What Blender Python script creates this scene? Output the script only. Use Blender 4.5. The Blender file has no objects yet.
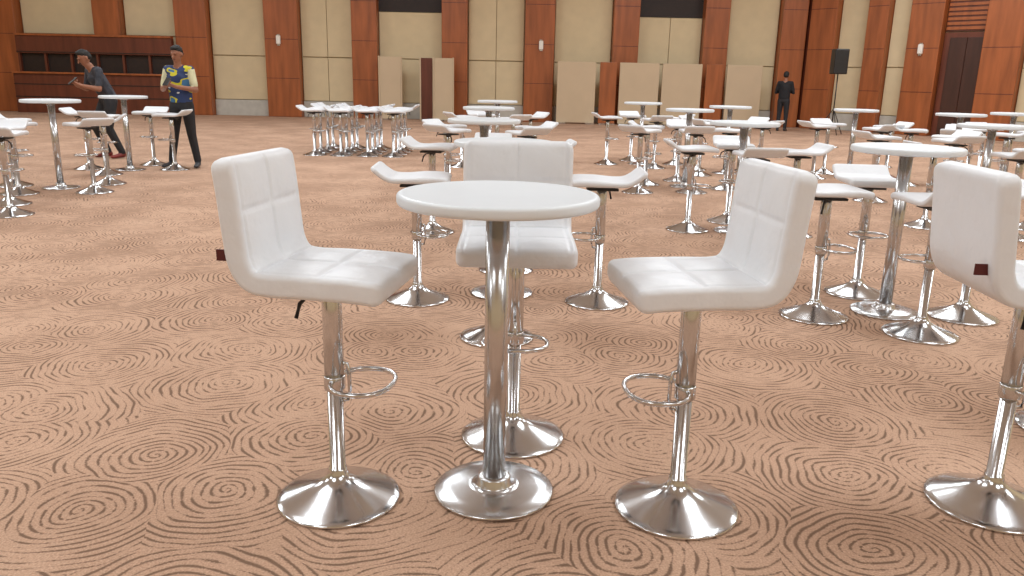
import bpy, bmesh, math, random
from mathutils import Matrix, Vector
random.seed(4)
scene=bpy.context.scene
COL=scene.collection
try:
    scene.view_settings.view_transform='Standard'
except Exception: pass

# ---------------------------------------------------------------- materials
def srgb(r,g,b):
    def c(x):
        x/=255.0
        return x/12.92 if x<=.04045 else ((x+.055)/1.055)**2.4
    return (c(r),c(g),c(b),1)
def newmat(name):
    m=bpy.data.materials.new(name); m.use_nodes=True
    nt=m.node_tree; b=nt.nodes['Principled BSDF']
    return m,nt,b
def mat(name,col,rough=.5,metal=0,noise=0,nscale=8,bump=0,bscale=60,stretch=None):
    m,nt,b=newmat(name)
    b.inputs['Roughness'].default_value=rough; b.inputs['Metallic'].default_value=metal
    b.inputs['Base Color'].default_value=col
    tc=nt.nodes.new('ShaderNodeTexCoord')
    vec=tc.outputs['Object']
    if stretch:
        mp=nt.nodes.new('ShaderNodeMapping'); mp.inputs['Scale'].default_value=stretch
        nt.links.new(vec,mp.inputs['Vector']); vec=mp.outputs['Vector']
    if noise:
        n=nt.nodes.new('ShaderNodeTexNoise'); n.inputs['Scale'].default_value=nscale; n.inputs['Detail'].default_value=4
        nt.links.new(vec,n.inputs['Vector'])
        r=nt.nodes.new('ShaderNodeValToRGB')
        r.color_ramp.elements[0].position=.3; r.color_ramp.elements[1].position=.7
        r.color_ramp.elements[0].color=tuple(max(0,c*(1-noise)) for c in col[:3])+(1,)
        r.color_ramp.elements[1].color=tuple(min(1,c*(1+noise)) for c in col[:3])+(1,)
        nt.links.new(n.outputs['Fac'],r.inputs['Fac']); nt.links.new(r.outputs['Color'],b.inputs['Base Color'])
    if bump:
        n=nt.nodes.new('ShaderNodeTexNoise'); n.inputs['Scale'].default_value=bscale; n.inputs['Detail'].default_value=3
        nt.links.new(vec,n.inputs['Vector'])
        bp=nt.nodes.new('ShaderNodeBump'); bp.inputs['Strength'].default_value=bump; bp.inputs['Distance'].default_value=.01
        nt.links.new(n.outputs['Fac'],bp.inputs['Height']); nt.links.new(bp.outputs['Normal'],b.inputs['Normal'])
    return m
M_chrome=mat('chrome',(.64,.64,.645,1),.17,1,noise=.06,nscale=3)
M_steel=mat('polished_steel',(.61,.61,.615,1),.22,1,noise=.05,nscale=3)
M_leather=mat('white_leatherette',(.77,.79,.82,1),.42,0,noise=.02,nscale=6,bump=.6,bscale=13)
M_top=mat('white_table_plastic',(.73,.77,.80,1),.4,0,noise=.01,bump=.08,bscale=20)
M_black=mat('black_plastic',(.015,.015,.016,1),.4,0,noise=.2)
M_tag=mat('dark_red_tag',(.09,.008,.008,1),.6,0,noise=.1)
M_wood=mat('orange_veneer',srgb(158,88,46),.38,0,noise=.22,nscale=2.2,stretch=(3,3,.35))
M_woodd=mat('dark_redwood',srgb(102,50,32),.4,0,noise=.25,nscale=2.2,stretch=(3,3,.35))
M_dark=mat('dark_recess',srgb(38,24,18),.6,0,noise=.2)
M_doorw=mat('door_veneer',srgb(66,36,25),.4,0,noise=.25,nscale=2.2,stretch=(3,3,.35))
M_beige=mat('beige_fabric_panel',srgb(214,196,160),.85,0,noise=.04,nscale=3,bump=.1,bscale=80)
M_beige2=mat('partition_laminate',srgb(200,178,148),.6,0,noise=.03,nscale=2)
M_stone=mat('pale_stone',srgb(190,187,178),.5,0,noise=.08,nscale=6)
M_ceil=mat('ceiling_paint',(.72,.72,.70,1),.9,0,noise=.02)
M_lamp=mat('sconce_glass',(.85,.82,.75,1),.4,0,noise=.02)
M_skin=mat('skin',srgb(150,100,76),.5,0,noise=.05)
M_skind=mat('lips',srgb(110,62,52),.5,0,noise=.05)
M_hair=mat('black_hair',(.012,.010,.009,1),.7,0,noise=.3,nscale=60)
M_trous=mat('black_trousers',(.018,.018,.022,1),.8,0,noise=.2,nscale=10,bump=.3,bscale=20)
M_shoe=mat('dark_shoe',(.03,.03,.035,1),.5,0,noise=.2)
M_shoer=mat('red_shoe',srgb(120,40,35),.5,0,noise=.2)
M_grey=mat('charcoal_shirt',srgb(58,60,68),.85,0,noise=.35,nscale=14,bump=.3,bscale=15)
M_blk=mat('black_shirt',srgb(26,26,30),.85,0,noise=.25,nscale=14)
def jersey():
    m,nt,b=newmat('jersey_print'); b.inputs['Roughness'].default_value=.7
    tc=nt.nodes.new('ShaderNodeTexCoord')
    mp=nt.nodes.new('ShaderNodeMapping'); mp.inputs['Scale'].default_value=(3.2,1,6.5); mp.inputs['Rotation'].default_value=(0,.5,0)
    n=nt.nodes.new('ShaderNodeTexNoise'); n.inputs['Scale'].default_value=1.3; n.inputs['Detail'].default_value=1
    nt.links.new(tc.outputs['Object'],mp.inputs['Vector']); nt.links.new(mp.outputs['Vector'],n.inputs['Vector'])
    r=nt.nodes.new('ShaderNodeValToRGB'); r.color_ramp.interpolation='CONSTANT'
    e=r.color_ramp.elements; e[0].position=0; e[0].color=srgb(215,218,216); e[1].position=.36; e[1].color=srgb(36,54,96)
    x=e.new(.52); x.color=srgb(200,190,40); x=e.new(.60); x.color=srgb(60,110,150)
    nt.links.new(n.outputs['Fac'],r.inputs['Fac']); nt.links.new(r.outputs['Color'],b.inputs['Base Color'])
    return m
M_jersey=jersey()
M_sleeve=mat('yellow_white_sleeve',srgb(208,206,170),.8,0,noise=.15)

def carpet():
    m,nt,b=newmat('swirl_carpet'); b.inputs['Roughness'].default_value=.95
    N=nt.nodes.new; L=nt.links.new
    tc=N('ShaderNodeTexCoord')
    def math_(op,a,bv=None,c=None):
        n=N('ShaderNodeMath'); n.operation=op
        for i,x in enumerate((a,bv,c)):
            if x is None: continue
            if isinstance(x,(int,float)): n.inputs[i].default_value=x
            else: L(x,n.inputs[i])
        return n.outputs[0]
    wn=N('ShaderNodeTexNoise'); wn.inputs['Scale'].default_value=2.4; wn.inputs['Detail'].default_value=2
    L(tc.outputs['Object'],wn.inputs['Vector'])
    sub=N('ShaderNodeVectorMath'); sub.operation='SUBTRACT'; L(wn.outputs['Color'],sub.inputs[0]); sub.inputs[1].default_value=(.5,.5,.5)
    sc=N('ShaderNodeVectorMath'); sc.operation='SCALE'; L(sub.outputs[0],sc.inputs[0]); sc.inputs['Scale'].default_value=.16
    ad=N('ShaderNodeVectorMath'); ad.operation='ADD'; L(tc.outputs['Object'],ad.inputs[0]); L(sc.outputs[0],ad.inputs[1])
    vo=N('ShaderNodeTexVoronoi'); vo.voronoi_dimensions='2D'; vo.inputs['Scale'].default_value=1.9; vo.inputs['Randomness'].default_value=.8
    L(ad.outputs[0],vo.inputs['Vector'])
    d=N('ShaderNodeVectorMath'); d.operation='SUBTRACT'; L(ad.outputs[0],d.inputs[0]); L(vo.outputs['Position'],d.inputs[1])
    sp=N('ShaderNodeSeparateXYZ'); L(d.outputs[0],sp.inputs[0])
    ang=math_('ARCTAN2',sp.outputs[1],sp.outputs[0])
    rr=math_('SQRT',math_('ADD',math_('MULTIPLY',sp.outputs[0],sp.outputs[0]),math_('MULTIPLY',sp.outputs[1],sp.outputs[1])))
    ph=math_('ADD',math_('DIVIDE',rr,.031),math_('DIVIDE',ang,2*math.pi))
    fr=math_('FRACT',ph); fl=math_('FLOOR',ph)
    tri=math_('MULTIPLY',math_('ABSOLUTE',math_('SUBTRACT',fr,.5)),2)
    cx=N('ShaderNodeCombineXYZ'); L(math_('MULTIPLY',fl,7.31),cx.inputs[0]); L(math_('MULTIPLY',ang,2.4),cx.inputs[1])
    cs=N('ShaderNodeSeparateXYZ'); L(vo.outputs['Position'],cs.inputs[0]); L(math_('ADD',math_('MULTIPLY',cs.outputs[0],9.1),math_('MULTIPLY',cs.outputs[1],5.3)),cx.inputs[2])
    dn=N('ShaderNodeTexNoise'); dn.inputs['Scale'].default_value=1.0; dn.inputs['Detail'].default_value=2; L(cx.outputs[0],dn.inputs['Vector'])
    blot=N('ShaderNodeTexNoise'); blot.inputs['Scale'].default_value=1.3; blot.inputs['Detail'].default_value=3; L(tc.outputs['Object'],blot.inputs['Vector'])
    wid=math_('ADD',math_('MULTIPLY',math_('SUBTRACT',dn.outputs['Fac'],.385),1.8),math_('MULTIPLY',math_('SUBTRACT',blot.outputs['Fac'],.5),1.0))
    edge=N('ShaderNodeTexNoise'); edge.inputs['Scale'].default_value=110; L(tc.outputs['Object'],edge.inputs['Vector'])
    wid2=math_('ADD',wid,math_('MULTIPLY',math_('SUBTRACT',edge.outputs['Fac'],.5),.9))
    wid3=math_('MINIMUM',wid2,.37)
    line=N('ShaderNodeMapRange'); L(math_('SUBTRACT',wid3,tri),line.inputs['Value'])
    line.inputs['From Min'].default_value=-.16; line.inputs['From Max'].default_value=.18
    pile=N('ShaderNodeTexNoise'); pile.inputs['Scale'].default_value=150; pile.inputs['Detail'].default_value=3; L(tc.outputs['Object'],pile.inputs['Vector'])
    base=N('ShaderNodeMix'); base.data_type='RGBA'; base.inputs[6].default_value=srgb(164,129,106); base.inputs[7].default_value=srgb(213,178,153)
    L(math_('ADD',math_('MULTIPLY',math_('SUBTRACT',1.0,blot.outputs['Fac']),.7),math_('MULTIPLY',math_('SUBTRACT',pile.outputs['Fac'],.38),1.7)),base.inputs[0]); base.clamp_factor=True
    mx=N('ShaderNodeMix'); mx.data_type='RGBA'; L(base.outputs[2],mx.inputs[6]); mx.inputs[7].default_value=srgb(92,70,56)
    L(math_('MULTIPLY',line.outputs[0],.76),mx.inputs[0]); L(mx.outputs[2],b.inputs['Base Color'])
    bp=N('ShaderNodeBump'); bp.inputs['Strength'].default_value=.5; bp.inputs['Distance'].default_value=.006
    L(pile.outputs['Fac'],bp.inputs['Height']); L(bp.outputs['Normal'],b.inputs['Normal'])
    b.inputs['Specular IOR Level'].default_value=.1
    return m
M_carpet=carpet()

# ---------------------------------------------------------------- mesh helpers
def obj(name,me,loc=(0,0,0),rot=0,parent=None):
    o=bpy.data.objects.new(name,me); COL.objects.link(o); o.location=loc; o.rotation_euler=(0,0,rot)
    if parent: o.parent=parent
    return o
class MB:
    """mesh builder: accumulates geometry with per-face material + smooth flag"""
    def __init__(s): s.v=[];s.f=[];s.m=[];s.sm=[];s.mats=[]
    def mi(s,m):
        if m not in s.mats: s.mats.append(m)
        return s.mats.index(m)
    def add(s,v,f,m,smooth=True):
        o=len(s.v); s.v+=[tuple(x) for x in v]; k=s.mi(m)
        for q in f: s.f.append([i+o for i in q]); s.m.append(k); s.sm.append(smooth)
    def rev(s,prof,m,seg=40,c=(0,0),closed=False):
        v=[];f=[]
        n=len(prof)
        for r,z in prof:
            for j in range(seg):
                a=2*math.pi*j/seg; v.append((c[0]+r*math.cos(a),c[1]+r*math.sin(a),z))
        for i in range(n-1):
            for j in range(seg):
                k=(j+1)%seg; f.append([i*seg+j,i*seg+k,(i+1)*seg+k,(i+1)*seg+j])
        f.append([j for j in range(seg)][::-1]); f.append([(n-1)*seg+j for j in range(seg)])
        s.add(v,f,m)
    def box(s,x0,x1,y0,y1,z0,z1,m,bev=0,M=None):
        bm=bmesh.new(); bmesh.ops.create_cube(bm,size=1)
        for q in bm.verts: q.co=Vector(((x0+x1)/2+q.co.x*(x1-x0),(y0+y1)/2+q.co.y*(y1-y0),(z0+z1)/2+q.co.z*(z1-z0)))
        if bev: bmesh.ops.bevel(bm,geom=bm.edges[:],offset=bev,segments=2,affect='EDGES',profile=.5)
        if M: bmesh.ops.transform(bm,matrix=M,verts=bm.verts)
        bm.verts.index_update()
        s.add([q.co[:] for q in bm.verts],[[q.index for q in f.verts] for f in bm.faces],m,False); bm.free()
    def tube(s,pts,r,m,seg=10,closed=False):
        pts=[Vector(p) for p in pts]; n=len(pts); v=[];f=[]
        rr=r if isinstance(r,(list,tuple)) else [r]*n
        up=Vector((0,0,1))
        for i,p in enumerate(pts):
            a=pts[(i+1)%n] if (closed or i<n-1) else p; b=pts[i-1] if (closed or i>0) else p
            t=(a-b).normalized(); u=up if abs(t.z)<.9 else Vector((1,0,0))
            s1=t.cross(u).normalized(); s2=s1.cross(t).normalized()
            for j in range(seg):
                an=2*math.pi*j/seg; v.append(p+rr[i]*(math.cos(an)*s1+math.sin(an)*s2))
        for i in range(n if closed else n-1):
            k=(i+1)%n
            for j in range(seg):
                l=(j+1)%seg; f.append([i*seg+j,i*seg+l,k*seg+l,k*seg+j])
        if not closed: f.append(list(range(seg))[::-1]); f.append([(n-1)*seg+j for j in range(seg)])
        s.add(v,f,m)
    def mesh(s,name):
        me=bpy.data.meshes.new(name); me.from_pydata(s.v,[],s.f)
        for m in s.mats: me.materials.append(m)
        for i,p in enumerate(me.polygons): p.material_index=s.m[i]; p.use_smooth=s.sm[i]
        bm=bmesh.new(); bm.from_mesh(me); bmesh.ops.recalc_face_normals(bm,faces=bm.faces); bm.to_mesh(me); bm.free()
        me.update(); return me

def bez(pts,step):
    P=[Vector((p[0],p[1])) for p in pts]; P=[2*P[0]-P[1]]+P+[2*P[-1]-P[-2]]; out=[]
    for i in range(1,len(P)-2):
        for k in range(40):
            t=k/40; a,b,c,d=P[i-1],P[i],P[i+1],P[i+2]
            out.append(.5*((2*b)+(c-a)*t+(2*a-5*b+4*c-d)*t*t+(3*b-a-3*c+d)*t*t*t))
    out.append(P[-2])
    L=[0]
    for i in range(1,len(out)): L.append(L[-1]+(out[i]-out[i-1]).length)
    tot=L[-1]; n=max(4,int(tot/step)); res=[]; j=0
    for i in range(n+1):
        s=tot*i/n
        while j<len(L)-2 and L[j+1]<s: j+=1
        f=(s-L[j])/max(1e-9,L[j+1]-L[j]); res.append(out[j].lerp(out[j+1],min(1,f)))
    return res,tot

def cushion(mb,path,W,T0,T1,m,step,ncross,seams=(),puff=0.0,groove=.0,Wtop=None,endr=.03,corner=0,rc=.028):
    pts,tot=bez(path,step); n=len(pts); rings=[]
    for i,p in enumerate(pts):
        s=tot*i/(n-1)
        t=(pts[min(n-1,i+1)]-pts[max(0,i-1)]).normalized(); nr=Vector((-t.y,t.x))
        nr=-nr
        T=T0+(T1-T0)*min(1,max(0,(s-tot*.35)/(tot*.2)))
        w=W if Wtop is None else W+(Wtop-W)*min(1,max(0,(s/tot-.45)/.3))
        e=min(s,tot-s); fac=1
        if e<endr:
            q=1-e/endr; fac=.35+.65*math.sqrt(max(0.0,1-q*q))
        ww=w
        if corner and e<corner:
            q=1-e/corner; ww=w-corner*(1-math.sqrt(max(0,1-q*q)))*.9
        T_=T*fac
        r=min(T_*.85,rc)
        loop=[]
        ny=ncross
        def surf(y,side):
            th=T_
            if side>0 and (puff or groove):
                g=0
                for sy in (0,): g+=math.exp(-((y-sy)/.007)**2)
                for ss in seams: g+=math.exp(-((s-ss)/.008)**2)
                for k in (-1,1): g+=.8*math.exp(-((y-k*(w-.028))/.005)**2)
                u=abs(math.sin(math.pi*min(1,abs(y)/(w-.03))))
                bounds=[0]+list(seams)+[tot]
                v=0
                for a_,b_ in zip(bounds[:-1],bounds[1:]):
                    if a_<=s<=b_: v=math.sin(math.pi*(s-a_)/(b_-a_))
                th+=(puff*u*v-groove*min(1,g))*fac
            return th
        ys=[-(ww-r)+2*(ww-r)*k/ny for k in range(ny+1)]
        for y in ys: loop.append((y,surf(y,1)))
        for k in range(1,6):
            a=math.pi/2*(1-k/6); loop.append((ww-r+r*math.cos(a),T_-r+r*math.sin(a)))
        loop.append((ww,T_-r)); loop.append((ww,-(T_-r)))
        for k in range(1,6):
            a=-math.pi/2*k/6; loop.append((ww-r+r*math.cos(a),-(T_-r)+r*math.sin(a)))
        for y in ys[::-1]: loop.append((y,-T_))
        for k in range(1,6):
            a=-math.pi/2*(1-k/6); loop.append((-(ww-r+r*math.cos(a)),-(T_-r)+r*math.sin(a)))
        loop.append((-ww,-(T_-r))); loop.append((-ww,T_-r))
        for k in range(1,6):
            a=math.pi/2*k/6; loop.append((-(ww-r+r*math.cos(a)),T_-r+r*math.sin(a)))
        rings.append([(p.x+nr.x*h,y,p.y+nr.y*h) for y,h in loop])
    c=len(rings[0]); v=[q for r_ in rings for q in r_]; f=[]
    for i in range(n-1):
        for j in range(c):
            k=(j+1)%c; f.append([i*c+j,i*c+k,(i+1)*c+k,(i+1)*c+j])
    f.append(list(range(c))); f.append([(n-1)*c+j for j in range(c)][::-1])
    mb.add(v,f,m)
    return pts,tot

def stool_base(mb,seat_z,seg):
    prof=[(.205,0),(.210,.003),(.210,.009),(.205,.013),(.185,.020),(.155,.031),(.125,.042),(.095,.054),(.07,.066),(.05,.080),(.038,.094),(.032,.108),(.031,.118),(.0265,.120)]
    mb.rev(prof+[(.0265,.50)],M_chrome,seg)
    mb.rev([(.0285,.45),(.0325,.452),(.0325,seat_z-.05),(.029,seat_z-.045),(.029,seat_z-.04)],M_chrome,max(16,seg//2))
    mb.rev([(.034,.405),(.0355,.408),(.0355,.448),(.034,.451)],M_chrome,max(16,seg//2))
    pts=[]
    n=40
    for i in range(n):
        a=2*math.pi*i/n
        pts.append((.100+.100*math.copysign(abs(math.cos(a))**.85,math.cos(a)),.125*math.copysign(abs(math.sin(a))**.85,math.sin(a)),.437))
    mb.tube(pts,.0085,M_chrome,10,closed=True)
    mb.tube([(.02,0,.50),(.045,0,.495),(.052,0,.46),(.052,0,.40),(.045,0,.37),(.02,0,.365)],.007,M_chrome,8)
    mb.box(-.10,.10,-.08,.08,seat_z-.045,seat_z-.030,M_black,.004)
    mb.tube([(-.02,-.03,seat_z-.05),(-.045,-.08,seat_z-.055),(-.06,-.11,seat_z-.075),(-.07,-.12,seat_z-.12)],[.005,.005,.007,.007],M_black,8)

def high_stool():
    mb=MB(); stool_base(mb,.80,56)
    path=[(.238,.792),(.15,.800),(0,.803),(-.12,.803),(-.175,.818),(-.205,.868),(-.216,.95),(-.224,1.04),(-.231,1.11),(-.240,1.178)]
    cushion(mb,path,.220,.037,.036,M_leather,.007,70,seams=(.20,.40,.63),puff=.008,groove=.005,Wtop=.220,endr=.026,corner=.04,rc=.020)
    mb.box(-.284,-.236,-.190,-.184,.868,.903,M_tag,.001)
    return mb.mesh('high_back_bar_stool')
def low_stool():
    mb=MB(); stool_base(mb,.79,32)
    path=[(.215,.785),(.17,.798),(.06,.800),(-.08,.795),(-.15,.800),(-.20,.825),(-.235,.853),(-.262,.875)]
    cushion(mb,path,.19,.021,.016,M_leather,.014,16,seams=(),puff=.002,groove=0,endr=.02,corner=.03)
    return mb.mesh('low_back_bar_stool')
def bar_table(seg=72):
    mb=MB()
    mb.rev([(.205,0),(.211,.003),(.211,.010),(.206,.014),(.15,.022),(.09,.028),(.062,.031),(.062,.034),(.058,.037),(.058,.060),(.055,.064),(.040,.066)],M_steel,seg)
    mb.rev([(.039,.06),(.039,1.03)],M_steel,32)
    mb.rev([(.05,1.0),(.05,1.012),(.15,1.018),(.16,1.022),(.16,1.032)],M_steel,40)
    mb.rev([(.29,1.024),(.318,1.025),(.324,1.029),(.3265,1.036),(.3265,1.052),(.324,1.058),(.318,1.0615),(.308,1.0625),(.30,1.0612),(.292,1.0602),(.10,1.060),(.01,1.060)],M_top,seg)
    return mb.mesh('bar_table')
ME_H=high_stool(); ME_L=low_stool(); ME_T=bar_table()
D=math.radians
def H(x,y,r): return obj('high_back_bar_stool',ME_H,(x,y,0),D(r))
def Lw(x,y,r): return obj('low_back_bar_stool',ME_L,(x,y,0),D(r))
def T(x,y,s=1): 
    o=obj('bar_table',ME_T,(x,y,0)); o.scale=(1,1,s); return o
def look(x,y,tx,ty): return math.degrees(math.atan2(ty-y,tx-x))
def group(tx,ty,stools,s=1,table=True):
    if table: T(tx,ty,s)
    for q in stools:
        x,y=q[0],q[1]; Lw(x,y,q[2] if len(q)>2 else look(x,y,tx,ty)+random.uniform(-6,6))
def ring(tx,ty,r,a0,n=4,skip=()):
    out=[]
    for k in range(n):
        if k in skip: continue
        a=D(a0+360/n*k+random.uniform(-7,7)); out.append((tx+r*math.cos(a),ty+r*math.sin(a)))
    return out

# foreground group
T(-.05,2.57)
H(-.585,2.50,-9); H(.58,2.48,187); H(.015,3.02,-90); H(1.70,2.55,-3); H(2.42,3.20,-100)
T(2.35,2.45)
# second row
group(-.07,5.27,[(-.62,5.08,2),(.56,5.09,178),(-.08,4.31,88),(-.05,5.95)],.965)
group(2.42,5.0,[(1.91,4.87,0),(2.42,5.46,-95),(2.42,4.53,92),(2.88,4.92,180)])
# third row
group(-.28,7.3,[(-.76,7.43,-5),(.28,7.45,185),(-.25,8.0)])
group(2.19,7.8,[(1.72,7.82,0),(2.68,7.65,183),(2.2,7.3,90),(2.25,8.35)])
group(4.85,8.3,[(4.3,8.3,0),(4.85,7.75,90),(5.4,8.3)],table=False)
T(4.85,8.3)
group(-.34,10.35,[(-.80,9.75,50),(.14,9.6,120),(-.9,10.6),(.25,10.6)])
group(2.38,11.2,[(1.62,10.5),(2.9,11.0),(2.35,10.6),(2.4,11.85),(1.85,11.35)])
group(-.3,13.4,ring(-.3,13.4,.62,30))
group(2.2,14.2,ring(2.2,14.2,.62,10))
group(3.4,13.0,ring(3.4,13.0,.62,40))
group(5.27,12.7,ring(5.27,12.7,.62,10))
group(5.1,10.3,ring(5.1,10.3,.6,20,skip=(1,)),table=False)
group(6.3,11.6,ring(6.3,11.6,.6,60))
group(7.6,12.5,ring(7.6,12.5,.6,5))
group(7.2,9.6,ring(7.2,9.6,.6,5))
# left
group(-5.57,9.8,[(-5.2,10.25,200),(-5.75,9.25,80),(-6.2,9.9),(-5.0,9.5)])
group(-5.65,11.8,[(-5.6,12.5),(-5.05,11.95,180),(-6.25,11.8),(-5.7,11.2)])
Lw(-5.0,7.86,100); Lw(-5.55,7.7,60); Lw(-5.4,8.5,-80); Lw(-6.1,8.6,20); Lw(-7.0,9.7,10); Lw(-7.3,10.6,0)
# parked cluster
for i in range(4):
    for j in range(4):
        Lw(-3.62+i*.48+random.uniform(-.01,.01),14.6+j*.52+random.uniform(-.01,.01),random.choice((0,180))+random.uniform(-4,4))

# ---------------------------------------------------------------- room
def boxobj(name,x0,x1,y0,y1,z0,z1,m,bev=0):
    mb=MB(); mb.box(x0,x1,y0,y1,z0,z1,m,bev); return obj(name,mb.mesh(name))
YW=28.0; CZ=7.2
boxobj('floor',-21,18,-9,YW+1,-.1,0,M_carpet)
boxobj('ceiling',-21,18,-9,YW+1,CZ,CZ+.1,M_ceil)
boxobj('wall_back',-21,10.2,YW,YW+.2,0,CZ,M_beige)
boxobj('wall_left',-19.2,-19,-9,YW,0,CZ,M_beige)
boxobj('wall_front',-19,17,-9.2,-9,0,CZ,M_beige)
def ux(u): return (u-516.6)*.0338
pil=[(-22,28),(104,130),(183,214),(270,303),(355,380),(443,468),(524,553),(610,635),(698,722),(773,797)]
for a,b in pil:
    mb=MB(); mb.box(ux(a),ux(b),YW-.45,YW,0,CZ,M_wood,.02)
    for z in (1.25,2.5,3.75,5,6.2): mb.box(ux(a)+.01,ux(b)-.01,YW-.455,YW-.44,z,z+.02,M_woodd)
    obj('pilaster',mb.mesh('pilaster'))
for i in range(1,len(pil)-1):
    a=ux(pil[i][1])+.01; b=ux(pil[i+1][0])-.01
    if i>=2:
        boxobj('baseboard_back',a,b,YW-.12,YW,0,.52,M_stone,.01)
        mb=MB()
        mid=(a+b)/2 
        top=3.45 if i in (4,7) else 4.9
        for x0,x1 in ((a+.02,mid-.008),(mid+.008,b-.02)) if i%2 else ((a+.02,b-.02),):
            mb.box(x0,x1,YW-.09,YW,.54,1.95,M_beige,.01)
            mb.box(x0,x1,YW-.09,YW,1.98,top,M_beige,.01)
        obj('trim_panel',mb.mesh('trim_panel'))
        if i in (4,7): boxobj('trim_dark_opening',a,b,YW-.05,YW-.001,3.47,CZ,M_dark)
        else: boxobj('trim_upper',a,b,YW-.07,YW,4.95,CZ,M_woodd)
# serving bar with dark hatch, left
mb=MB()
x0=ux(29)+.02;x1=ux(182)-.02
mb.box(x0,x1,YW-1.0,YW-.50,0,1.25,M_woodd,.01)
mb.box(x0,x1,YW-1.08,YW-.46,1.25,1.31,M_wood,.01)
mb.box(x0,x1,YW-.50,YW-.46,1.31,1.90,M_dark)
k=0
while x0+k*.86<x1-.1:
    mb.box(x0+k*.86,x0+k*.86+.07,YW-.60,YW-.50,1.31,1.90,M_woodd); k+=1
mb.box(x0,x1,YW-.66,YW-.46,1.90,2.45,M_woodd,.01)
mb.box(x0,x1,YW-.70,YW-.46,2.45,2.52,M_wood,.01)
mb.box(x0,x1,YW-.67,YW-.66,1.93,1.96,M_dark)
for z in (.5,.9): mb.box(x0,x1,YW-1.01,YW-1.0,z,z+.03,M_dark)
obj('serving_bar',mb.mesh('serving_bar'))
for a,b in ((29,104),(130,182)):
    mb=MB(); mb.box(ux(a)+.02,ux(b)-.02,YW-.09,YW,2.55,3.7,M_beige,.01); mb.box(ux(a)+.02,ux(b)-.02,YW-.09,YW,3.73,5,M_beige,.01); obj('trim_panel',mb.mesh('trim_panel'))
# angled right wall : local frame, t along wall
P0=Vector((9.4,28.0,0)); P1=Vector((13.7,23.0,0)); dirw=(P1-P0).normalized(); nrm=Vector((dirw.y,-dirw.x,0))
if nrm.dot(Vector((0,0,0))-P0)<0: nrm=-nrm
MW=Matrix(((dirw.x,nrm.x,0,P0.x),(dirw.y,nrm.y,0,P0.y),(0,0,1,0),(0,0,0,1)))
def wbox(mb,t0,t1,n0,n1,z0,z1,m,bev=0): mb.box(t0,t1,n0,n1,z0,z1,m,bev,MW)
mb=MB(); wbox(mb,-.3,10,-.2,0,0,CZ,M_beige); obj('wall_right',mb.mesh('wall_right'))
mb=MB(); 
E=P0+dirw*10
mb.box(E.x,E.x+.2,-9,E.y+.2,0,CZ,M_beige); obj('wall_right_side',mb.mesh('wall_right_side'))
for t0,t1,m in ((.55,1.45,M_wood),(2.45,3.1,M_wood),(3.75,4.7,M_wood),(5.85,6.85,M_wood),(8.2,9.1,M_wood)):
    mb=MB(); wbox(mb,t0,t1,0,.35,0,CZ,m,.02)
    for z in (1.25,2.5,3.75): wbox(mb,t0+.01,t1-.01,.345,.354,z,z+.02,M_woodd)
    obj('pilaster',mb.mesh('pilaster'))
mb=MB(); wbox(mb,0.05,.53,0,.1,0,CZ,M_woodd); obj('trim_side_reveal',mb.mesh('trim'))
for a,b in ((1.47,2.43),(3.12,3.73),(6.87,8.18)):
    mb=MB(); wbox(mb,a,b,0,.10,.0,.52,M_stone,.01); obj('baseboard_right',mb.mesh('baseboard'))
    mb=MB(); wbox(mb,a,b,0,.07,.54,1.95,M_beige,.01); wbox(mb,a,b,0,.07,1.98,4.9,M_beige,.01); obj('trim_panel',mb.mesh('trim_panel'))
mb=MB(); wbox(mb,4.72,5.83,0,.12,0,2.95,M_woodd); wbox(mb,4.90,5.36,.12,.16,0.02,2.8,M_doorw,.01); wbox(mb,5.37,5.83,.12,.16,.02,2.8,M_doorw,.01)
obj('door_1',mb.mesh('door_1'))
mb=MB()
wbox(mb,4.72,5.83,0,.10,2.98,4.6,M_woodd)
for k in range(10): wbox(mb,4.74,5.81,.10,.13,3.02+k*.13,3.10+k*.13,M_wood)
obj('trim_louvre',mb.mesh('trim_louvre'))
# sconces
for x,y in ((ux(284),YW-.45),(ux(540),YW-.45)):
    mb=MB(); mb.box(x-.07,x+.07,y-.09,y,2.35,2.62,M_lamp,.02); mb.box(x-.05,x+.05,y-.05,y,2.3,2.66,M_steel,.005); obj('wall_sconce',mb.mesh('sconce'))
for t in (4.2,):
    mb=MB(); wbox(mb,t-.07,t+.07,.35,.44,2.35,2.62,M_lamp,.02); wbox(mb,t-.05,t+.05,.35,.40,2.3,2.66,M_steel,.005); obj('wall_sconce',mb.mesh('sconce'))
# loose partitions standing in front of the wall
def partition(a,b,top,y,m,edge=None):
    mb=MB(); mb.box(ux(a),ux(b),y-.06,y+.02,.04,top,m,.01)
    if edge:
        mb.box(ux(a)-.05,ux(a),y-.07,y+.03,0,top+.02,edge,.01); mb.box(ux(b),ux(b)+.05,y-.07,y+.03,0,top+.02,edge,.01)
    mb.box(ux(a),ux(a)+.3,y-.25,y+.2,0,.04,M_steel); mb.box(ux(b)-.3,ux(b),y-.25,y+.2,0,.04,M_steel)
    obj('room_partition',mb.mesh('room_partition'))
partition(384,404,2.02,27.2,M_beige2,M_beige2)
partition(424,435,2.0,27.2,M_woodd,M_beige2)
partition(438,455,2.0,26.95,M_beige2,M_beige2)
for a,b,m in ((556,593,M_beige2),(597,613,M_wood),(616,654,M_beige2),(657,695,M_beige2),(699,716,M_wood),(719,753,M_beige2)):
    partition(a,b,1.98,27.0,m)

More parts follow.
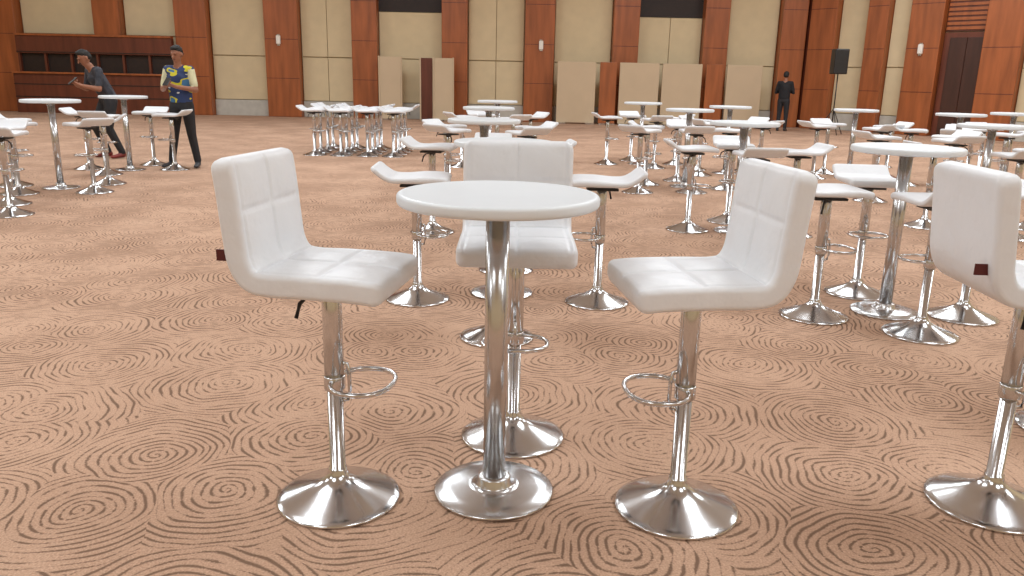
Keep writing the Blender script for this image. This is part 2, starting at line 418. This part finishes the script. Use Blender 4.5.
# loudspeaker on stand
mb=MB(); sy=24.0
sx=(835-516.6)/829*24.2
mb.box(sx-.2,sx+.2,sy-.18,sy+.18,1.72,2.42,M_black,.03)
mb.rev([(.018,.25),(.018,1.74)],M_black,12,(sx,sy))
for k in range(3):
    a=2*math.pi*k/3+.5; mb.tube([(sx,sy,.75),(sx+.45*math.cos(a),sy+.45*math.sin(a),.012)],.012,M_black,8)
obj('loudspeaker_on_stand',mb.mesh('loudspeaker'))

# ---------------------------------------------------------------- people
def ico(center,rad,sub=2):
    bm=bmesh.new(); bmesh.ops.create_icosphere(bm,subdivisions=sub,radius=1)
    out=[Vector((center[0]+v.co.x*rad[0],center[1]+v.co.y*rad[1],center[2]+v.co.z*rad[2])) for v in bm.verts]; bm.free(); return out
def rad3(r): return (r,r,r) if isinstance(r,(int,float)) else r
def union_mesh(parts,voxel,smooth=2):
    V=[];F=[]
    for m,es in parts:
        bm=bmesh.new()
        for c,r in es:
            for p in ico(c,rad3(r)): bm.verts.new(p)
        res=bmesh.ops.convex_hull(bm,input=bm.verts)
        junk=[g for g in res['geom_interior'] if isinstance(g,bmesh.types.BMVert)]+[g for g in res['geom_unused'] if isinstance(g,bmesh.types.BMVert)]
        if junk: bmesh.ops.delete(bm,geom=list(set(junk)),context='VERTS')
        bm.verts.index_update(); o=len(V); V+=[v.co[:] for v in bm.verts]; F+=[[v.index+o for v in f.verts] for f in bm.faces]; bm.free()
    me=bpy.data.meshes.new('tmp'); me.from_pydata(V,[],F); ob=bpy.data.objects.new('tmp',me); COL.objects.link(ob)
    md=ob.modifiers.new('r','REMESH'); md.mode='VOXEL'; md.voxel_size=voxel
    ms=ob.modifiers.new('s','SMOOTH'); ms.iterations=smooth; ms.factor=.5
    dg=bpy.context.evaluated_depsgraph_get(); dg.update()
    em=bpy.data.meshes.new_from_object(ob.evaluated_get(dg)); bpy.data.objects.remove(ob)
    segs=[]
    for m,es in parts:
        if len(es)==1: segs.append((m,es[0],es[0]))
        for a,b in zip(es[:-1],es[1:]): segs.append((m,a,b))
    fm=[]
    for p in em.polygons:
        c=p.center; best=None
        for m,(a,ra),(b,rb) in segs:
            A=Vector(a);B=Vector(b);AB=B-A; l=AB.length_squared
            t=0 if l<1e-9 else max(0,min(1,(c-A).dot(AB)/l))
            q=A+AB*t; ra3=Vector(rad3(ra));rb3=Vector(rad3(rb)); R_=ra3.lerp(rb3,t); dd=c-q
            dn=Vector((dd.x/R_.x,dd.y/R_.y,dd.z/R_.z)).length-1
            dn*=min(R_)
            if best is None or dn<best[0]: best=(dn,m)
        fm.append(best[1])
    vs=[v.co[:] for v in em.vertices]; fs=[list(p.vertices) for p in em.polygons]
    bpy.data.meshes.remove(em); return vs,fs,fm
def person(name,pose,loc,rot,shirt,sleeve,trou,shoe,scale=1.0,long_sleeve=False,phone=False):
    V=Vector; J={k:V(v) for k,v in pose.items()}
    pts=[]; A=pts.append
    pel=J['pelvis']; ch=J['chest']; nk=J['neck']; hd=J['head']
    waist=pel.lerp(ch,.45)
    A((trou,[(pel,(.155,.115,.10)),(pel+V((0,0,-.06)),(.15,.115,.08))]))
    A((shirt,[(pel+V((0,0,.02)),(.165,.125,.05)),(waist,(.150,.112,.09)),(ch,(.178,.122,.12))]))
    A((shirt,[(J['shL'],.062),(ch+V((0,0,.04)),(.12,.10,.10)),(J['shR'],.062)]))
    A((M_skin,[(ch.lerp(nk,.7),.055),(nk,.05),(hd+V((0,0,-.06)),.05)]))
    for s in 'LR':
        hip=J['hip'+s];kn=J['kn'+s];an=J['an'+s]
        A((trou,[(hip,(.095,.105,.10)),(kn,.066)])); A((trou,[(kn,.066),(an+V((0,0,.02)),.052)]))
        fd=J.get('foot'+s,V((0,-1,0))).normalized()
        A((shoe,[(an+V((0,0,-.03))-fd*.03,(.04,.04,.045)),(an+fd*.07+V((0,0,-.045)),(.042,.042,.033)),(an+fd*.165+V((0,0,-.055)),(.036,.036,.024))]))
        sh=J['sh'+s];el=J['el'+s];wr=J['wr'+s]
        slm=sleeve
        A((slm,[(sh,.062),(sh.lerp(el,.75),.052)])); A((shirt if long_sleeve else M_skin,[(sh.lerp(el,.6),.043),(el,.041)]))
        A((shirt if long_sleeve else M_skin,[(el,.042),(wr,.028)]))
    vs,fs,fm=union_mesh(pts,.012)
    mb=MB()
    def addu(vs,fs,fm):
        o=len(mb.v); mb.v+=vs
        for f,m in zip(fs,fm): mb.f.append([i+o for i in f]); mb.m.append(mb.mi(m)); mb.sm.append(True)
    addu(vs,fs,fm)
    fdir=J.get('face',V((0,-1,0))).normalized(); R=fdir.to_track_quat('-Y','Z').to_matrix()
    def hp(x,y,z): return hd+R@V((x,y,z))
    hpts=[(M_skin,[(hp(0,.012,.02),(.076,.092,.088)),(hp(0,-.02,-.05),(.060,.066,.05)),(hp(0,-.045,-.085),(.034,.034,.028))]),
          (M_skin,[(hp(0,-.088,.012),.009),(hp(0,-.108,-.022),.014)]),
          (M_skin,[(hp(.079,.008,-.005),(.012,.018,.03))]),(M_skin,[(hp(-.079,.008,-.005),(.012,.018,.03))]),
          (M_skin,[(hp(.03,-.080,.03),.010),(hp(-.03,-.080,.03),.010)])]
    addu(*union_mesh(hpts,.007,2))
    hair=[(M_hair,[(hp(0,.026,.052),(.081,.090,.070)),(hp(0,.045,.0),(.079,.072,.06))]),(M_hair,[(hp(0,-.02,.088),(.058,.060,.034)),(hp(0,.03,.09),(.06,.06,.04))])]
    addu(*union_mesh(hair,.007,1))
    for s in (-1,1):
        e=hp(.030*s,-.082,.006); mb.tube([e+R@V((-.012,0,0)),e+R@V((0,-.004,.003)),e+R@V((.012,0,0))],[.001,.005,.001],M_hair,8)
        e=hp(.030*s,-.090,.030); mb.tube([e+R@V((-.016,.004,-.003)),e,e+R@V((.016,.004,-.003))],[.001,.0025,.001],M_hair,6)
    e=hp(0,-.088,-.055); mb.tube([e+R@V((-.024,.01,0)),e,e+R@V((.024,.01,0))],[.002,.006,.002],M_skind,8)
    for s in 'LR':
        wr=J['wr'+s]; d=J['hd'+s].normalized(); n=J['hn'+s].normalized(); n=(n-d*n.dot(d)).normalized(); side=d.cross(n)*( 1 if s=='L' else -1)
        hp_=[(M_skin,[(wr,.027),(wr+d*.03+side*.015,.02),(wr+d*.03-side*.015,.02),(wr+d*.085+side*.028,.014),(wr+d*.085-side*.03,.013)])]
        lens=(.072,.080,.074,.058)
        for k in range(4):
            o=wr+d*.088+side*(.029-.0195*k); l=lens[k]
            p1=o+(d*.9+n*.35).normalized()*l*.45; p2=p1+(d*.35+n*.9).normalized()*l*.32; p3=p2+(n*.9-d*.3).normalized()*l*.25
            hp_+= [(M_skin,[(o,.0095),(p1,.0088)]),(M_skin,[(p1,.0088),(p2,.008)]),(M_skin,[(p2,.008),(p3,.007)])]
        o=wr+d*.035+side*.03; p1=o+(side*.7+d*.6+n*.3).normalized()*.04; p2=p1+(d*.8+n*.5+side*.1).normalized()*.03
        hp_+=[(M_skin,[(o,.012),(p1,.0105)]),(M_skin,[(p1,.0105),(p2,.0085)])]
        addu(*union_mesh(hp_,.0045,1))
    if phone:
        c=V(pose['phone']); Mx=Matrix.Translation(c)@Matrix.Rotation(D(-50),4,'X')
        mb.box(-.038,.038,-.005,.005,-.078,.078,M_black,.003,Mx)
    me=mb.mesh(name); o=obj(name,me,loc,rot); o.scale=(scale,)*3; return o
stand=dict(pelvis=(0,0,.93),chest=(0,-.01,1.27),neck=(0,-.01,1.47),head=(0,-.03,1.595),
 shL=(.175,0,1.385),shR=(-.175,0,1.385),hipL=(.085,0,.88),hipR=(-.085,0,.88),knL=(.13,-.02,.48),knR=(-.13,-.03,.48),anL=(.17,.02,.085),anR=(-.19,-.05,.085),
 footL=(.35,-1,0),footR=(-.3,-1,0),
 elL=(.25,-.03,1.11),elR=(-.25,-.03,1.11),wrL=(.085,-.25,1.15),wrR=(-.085,-.25,1.15),hdL=(-.7,-.5,.35),hdR=(.7,-.5,.35),hnL=(-.4,.1,1),hnR=(.4,.1,1),
 face=(0,-1,-.25),phone=(0,-.335,1.22))
person('man_in_jersey',stand,(-5.02,12.3,0),D(-8),M_jersey,M_sleeve,M_trous,M_shoe,1.04,phone=True)
lean=dict(pelvis=(0,.06,.91),chest=(0,-.09,1.21),neck=(0,-.17,1.39),head=(0,-.24,1.50),
 shL=(.175,-.12,1.32),shR=(-.175,-.12,1.32),hipL=(.085,.05,.87),hipR=(-.085,.05,.87),knL=(.11,-.03,.46),knR=(-.12,-.14,.50),anL=(.14,.12,.085),anR=(-.14,.02,.085),
 footL=(.2,-1,0),footR=(-.2,-1,0),
 elL=(.24,-.16,1.05),elR=(-.24,-.16,1.05),wrL=(.09,-.35,1.10),wrR=(-.09,-.35,1.10),hdL=(-.7,-.5,.35),hdR=(.7,-.5,.35),hnL=(-.4,.1,1),hnR=(.4,.1,1),
 face=(0,-1,-.55),phone=(0,-.435,1.17))
person('man_in_dark_shirt',lean,(-6.72,13.4,0),D(-42),M_grey,M_grey,M_trous,M_shoer,1.06,phone=True)
back=dict(stand); back.update(anL=(.10,.02,.085),anR=(-.10,-.02,.085),knL=(.10,-.02,.48),knR=(-.10,-.02,.48),face=(0,-1,-.1),footL=(.1,-1,0),footR=(-.1,-1,0))
person('person_in_black',back,(8.2,25.2,0),D(150),M_blk,M_blk,M_trous,M_shoe,1.04,long_sleeve=True)

# ---------------------------------------------------------------- light
w=bpy.data.worlds.new('world'); scene.world=w; w.use_nodes=True; w.node_tree.nodes['Background'].inputs[0].default_value=(.9,.9,1,1); w.node_tree.nodes['Background'].inputs[1].default_value=.2
for x in (-13,-4.5,4.5,12):
    for y in (-4,4,12,20):
        if x==12 and y==20: x_=10.5
        else: x_=x
        l=bpy.data.lights.new('ceiling_lamp','AREA'); l.shape='SQUARE'; l.size=3.0; l.energy=245 if y<10 else 300; l.color=(.88,.95,1)
        o=bpy.data.objects.new('ceiling_lamp',l); COL.objects.link(o); o.location=(x_,y,CZ-.05)
# ---------------------------------------------------------------- camera
c=bpy.data.cameras.new('camera'); c.sensor_width=36; c.lens=800/1024*36
o=bpy.data.objects.new('camera',c); COL.objects.link(o)
R=Matrix.Rotation(math.pi/2-D(14.7),4,'X')@Matrix.Rotation(D(1.2),4,'Z')
o.matrix_world=Matrix.Translation((0,0,1.42))@R
scene.camera=o
